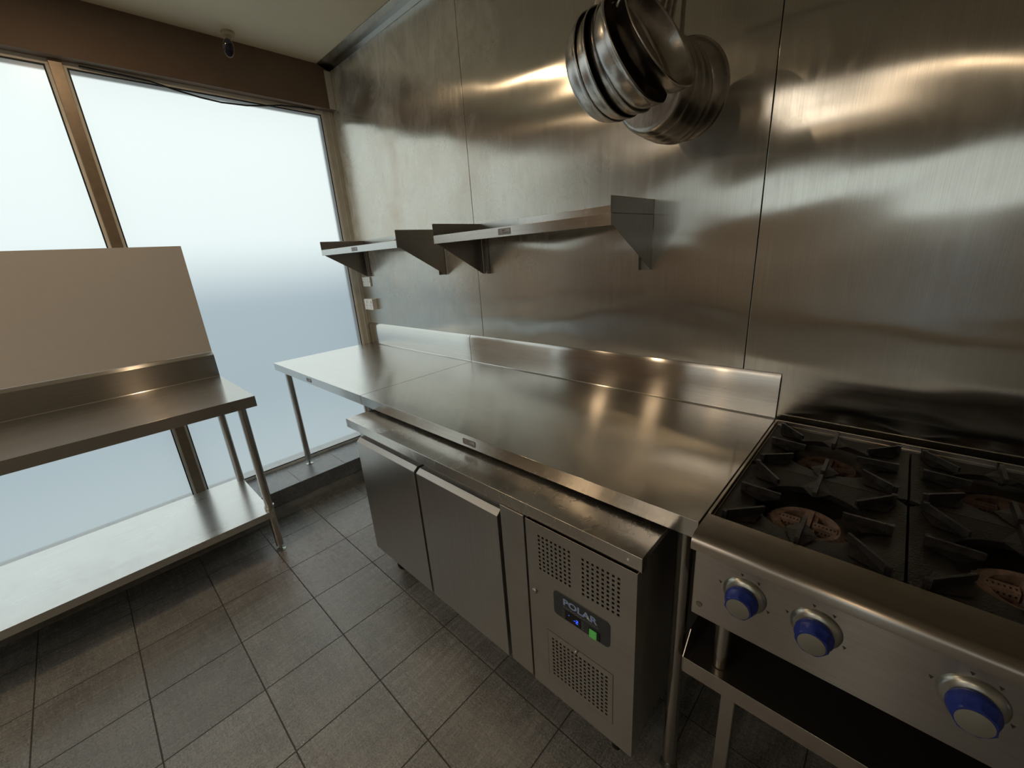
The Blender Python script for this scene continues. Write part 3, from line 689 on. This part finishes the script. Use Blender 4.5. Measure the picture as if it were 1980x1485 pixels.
for q, gx_ in enumerate((2.882, 3.2075, 3.533)):
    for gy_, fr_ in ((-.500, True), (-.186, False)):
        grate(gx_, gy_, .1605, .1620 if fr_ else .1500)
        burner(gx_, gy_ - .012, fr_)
# knobs
MY = Matrix.Rotation(PI / 2, 4, 'X')
def knob(x, z, rot):
    base = Matrix.Translation((x, -.7556, z)) @ MY
    k = M().lathe([(0, 0), (.0395, 0), (.0385, .004), (.034, .009), (.024, .013), (0, .013)], 36, base).build('control_knob', MAT['bezel'], CK, smooth=True)
    vs = []; fs = []; n = 48
    prof = ((.0275, .013, 0), (.0295, .018, .0), (.0295, .026, .2), (.0265, .034, 1.0), (.0255, .042, 1.0), (.0235, .044, .5))
    for i in range(n):
        a = 2 * PI * i / n
        am = ((a + PI / 7) % (2 * PI / 7)) - PI / 7
        for r, z_, f_ in prof:
            rr = r * (1 - f_ * (1 - math.cos(PI / 7) / math.cos(am)) * 1.0)
            vs.append(base @ Matrix.Rotation(rot, 4, 'Z') @ Vector((rr * math.cos(a), rr * math.sin(a), z_)))
    k_ = len(prof)
    for i in range(n):
        j = (i + 1) % n
        for q in range(k_ - 1): fs.append((i * k_ + q, j * k_ + q, j * k_ + q + 1, i * k_ + q + 1))
    fs.append(tuple(i * k_ + k_ - 1 for i in range(n)))
    M().add(vs, fs).build('knob_grip', MAT['blue'], k, smooth=True, angle=25)
    M().lathe([(0, .0441), (.0205, .0441), (.0205, .0455), (.019, .0462), (0, .0462)], 30, base).build('knob_cap', MAT['cap'], k, smooth=True)
    for a in (100, 62, 172, -20):
        mk = M()
        r = .0455; px_, pz = x + r * math.cos(math.radians(a)), z + r * math.sin(math.radians(a))
        mk.prism([(px_ - .003, pz + .003), (px_ + .003, pz + .002), (px_ + .0005, pz - .004)], 'y', -.7560, -.7557)
        mk.build('dial_mark', MAT['ink'], CK)
for i, x in enumerate((2.824, 2.941, 3.133, 3.251, 3.445, 3.563)): knob(x, .806, .3 + i * .8)
for x, y in ((2.775, -.66), (3.64, -.66), (2.775, -.12), (3.64, -.12)):
    M().cyl((x, y, .530), (x, y, .6975), .0205, 20).cyl((x, y, .488), (x, y, .5285), .0185, 20).build('leg', MAT['tube'], CK, smooth=True)

# stand below the cooktop
ST = thing('cooktop_stand', (3.2, -.40, 0), 'stainless steel stand with a shelf carrying the gas cooktop', 'stand')
sz = .486
M().prism([(-.70, sz - .047), (-.70, sz), (-.05, sz), (-.05, sz - .0015), (-.6985, sz - .0015), (-.6985, sz - .047)], 'x', 2.7005, 3.72).build('shelf', MAT['stove_x'], ST, bevel=.0008)
M().prism([(-.70, sz), (-.655, sz + .052), (-.05, sz + .052), (-.05, sz - .04), (-.70, sz - .04)], 'x', 2.6985, 2.7003).build('side_upstand', MAT['stove_x'], ST)
for x, y in ((2.806, -.668), (3.61, -.668), (2.806, -.12), (3.61, -.12)):
    l_ = M().box(x - .0165, x + .0165, y - .0165, y + .0165, .03, sz - .0016).build('leg', MAT['tube'], ST, bevel=.003)
    M().lathe([(0, 0), (.024, 0), (.024, .004), (.010, .008), (.010, .03)], 16, Matrix.Translation((x, y, 0))).build('adjustable_foot', MAT['bezel'], l_, smooth=True)

# ------------------------------------------------------------------ hanging frying pans on a rack above the view
zr = 2.235
RK = thing('pot_rack', (2.42, -.35, zr), 'steel rail rack holding the hanging frying pans', 'rack')
M().cyl((2.22, -.515, zr), (2.66, -.515, zr), .006, 12).build('rail', MAT['rack'], RK, smooth=True)
M().cyl((2.405, -.005, zr), (2.405, -.62, zr + .0125), .006, 12).build('rail', MAT['rack'], RK, smooth=True)
for a in (2.24, 2.64): M().cyl((a, -.515, zr), (a, -.515, ZC), .005, 10).build('hanger_rod', MAT['rack'], RK, smooth=True)

def frying_pan(C, az, el, R, dep, label, group, hook):
    C = Vector(C); n = Vector((math.cos(el) * math.cos(az), math.cos(el) * math.sin(az), math.sin(el)))
    X = (Vector((0, 0, 1)) - n * n.z).normalized(); Y = n.cross(X)
    t = thing('frying_pan', C, label, 'frying pan', group)
    t.rotation_euler = Matrix((X, Y, n)).transposed().to_euler()
    ps = [(.980, .25), (.948, .50), (.898, .75), (.85, .90), (.79, .975), (.72, 1.0)]
    prof_o = [(R * a, -dep * b) for a, b in ps[::-1]] + [(R - .0002, -.003), (R + .0016, -.0016), (R + .0018, .0004), (R + .0006, .0022)]
    prof_i = [(R - .0022, .0004), (R - .0028, -.004)] + [(R * a - .0024, -dep * b + .0012) for a, b in ps]
    rb = R * .74
    M().lathe([(0.0004, -dep)] + prof_o + prof_i + [(0.0004, -dep + .0012)], 64).build('bowl', MAT['pan'], t, smooth=True, local=True, angle=60)
    up = Vector((X.z, Y.z, n.z))       # world up in the pan's own frame
    hk = Vector(hook) - C; hl = Vector((hk.dot(X), hk.dot(Y), hk.dot(n)))
    a0 = Vector((R * .965 + .004, 0, -dep * .36)); a1 = Vector((R + .005, 0, -dep * .12)); a2 = Vector((R + .016, 0, -.002))
    path = [a0, a1, a2]; tgt = hl - up * .012
    for q in range(1, 7): path.append(a2.lerp(tgt, q / 6))
    h = M().tube(path, [.013, .0135, .012, .0105, .010, .010, .0105, .011, .009], 10, flat=.28, upv=(0, 1, 0))
    side = n.cross(up); nl = Vector((0, 0, 1))
    hook_pts = [tgt + up * (.012 + .0105 * math.sin(a)) - nl * (.0105 * math.cos(a)) for a in [math.radians(d_) for d_ in range(-40, 200, 20)]]
    h.tube(hook_pts, .003, 8, upv=(0, 1, 0))
    h.build('handle', MAT['pan'], t, smooth=True, local=True)
    for s_ in (-1, 1):
        rv = M(); nrm_ = Vector((-.93, 0, .36)).normalized(); p_ = Vector((R * .960 - .0036, s_ * .012, -dep * .30 + .0012))
        q_ = nrm_.to_track_quat('Z', 'Y').to_matrix().to_4x4()
        rv.lathe([(0, 0), (.0050, 0), (.0044, .0014), (0, .0022)], 16, Matrix.Translation(p_) @ q_ @ Matrix.Scale(1.35, 4, (1, 0, 0)))
        rv.build('rivet', MAT['pan'], t, smooth=True, local=True)
    return t
rd = math.radians
GL, GR = 'frying pans hanging in the left stack', 'frying pans hanging in the right stack'
LP = [((2.369, -.524, 1.883), -5.2, 10.6, 'leftmost frying pan of the hanging left stack, its pale outer side facing the window'),
      ((2.396, -.532, 1.881), -3.5, 12.5, 'second frying pan from the left in the hanging left stack'),
      ((2.422, -.528, 1.884), -3.0, 15.0, 'third frying pan from the left in the hanging left stack'),
      ((2.461, -.556, 1.880), -1.0, 22.0, 'fourth frying pan from the left, hanging right behind the open front one'),
      ((2.494, -.512, 1.905), -5.4, 25.9, 'frontmost frying pan with its hollow inside and rivets facing the viewer')]
for C, az, el_, lab in LP:
    frying_pan(C, rd(az), rd(el_), .115, .045, lab, GL, (C[0] + .012, -.515, zr))
RP = [((2.378, -.290, 1.889), 'frying pan with its round dark bottom facing the viewer, first of the right stack'),
      ((2.388, -.266, 1.881), 'second frying pan of the right stack, its rim just beyond the round bottomed one'),
      ((2.396, -.244, 1.876), 'third frying pan of the hanging right stack, counted from the round bottomed one'),
      ((2.402, -.222, 1.876), 'fourth frying pan of the hanging right stack, just before the farthest one'),
      ((2.424, -.198, 1.882), 'rightmost frying pan of the right stack, nearest the steel wall')]
for C, lab in RP:
    frying_pan(C, rd(81), rd(14), .12, .044, lab, GR, (2.405, C[1] + .02, zr + .004))
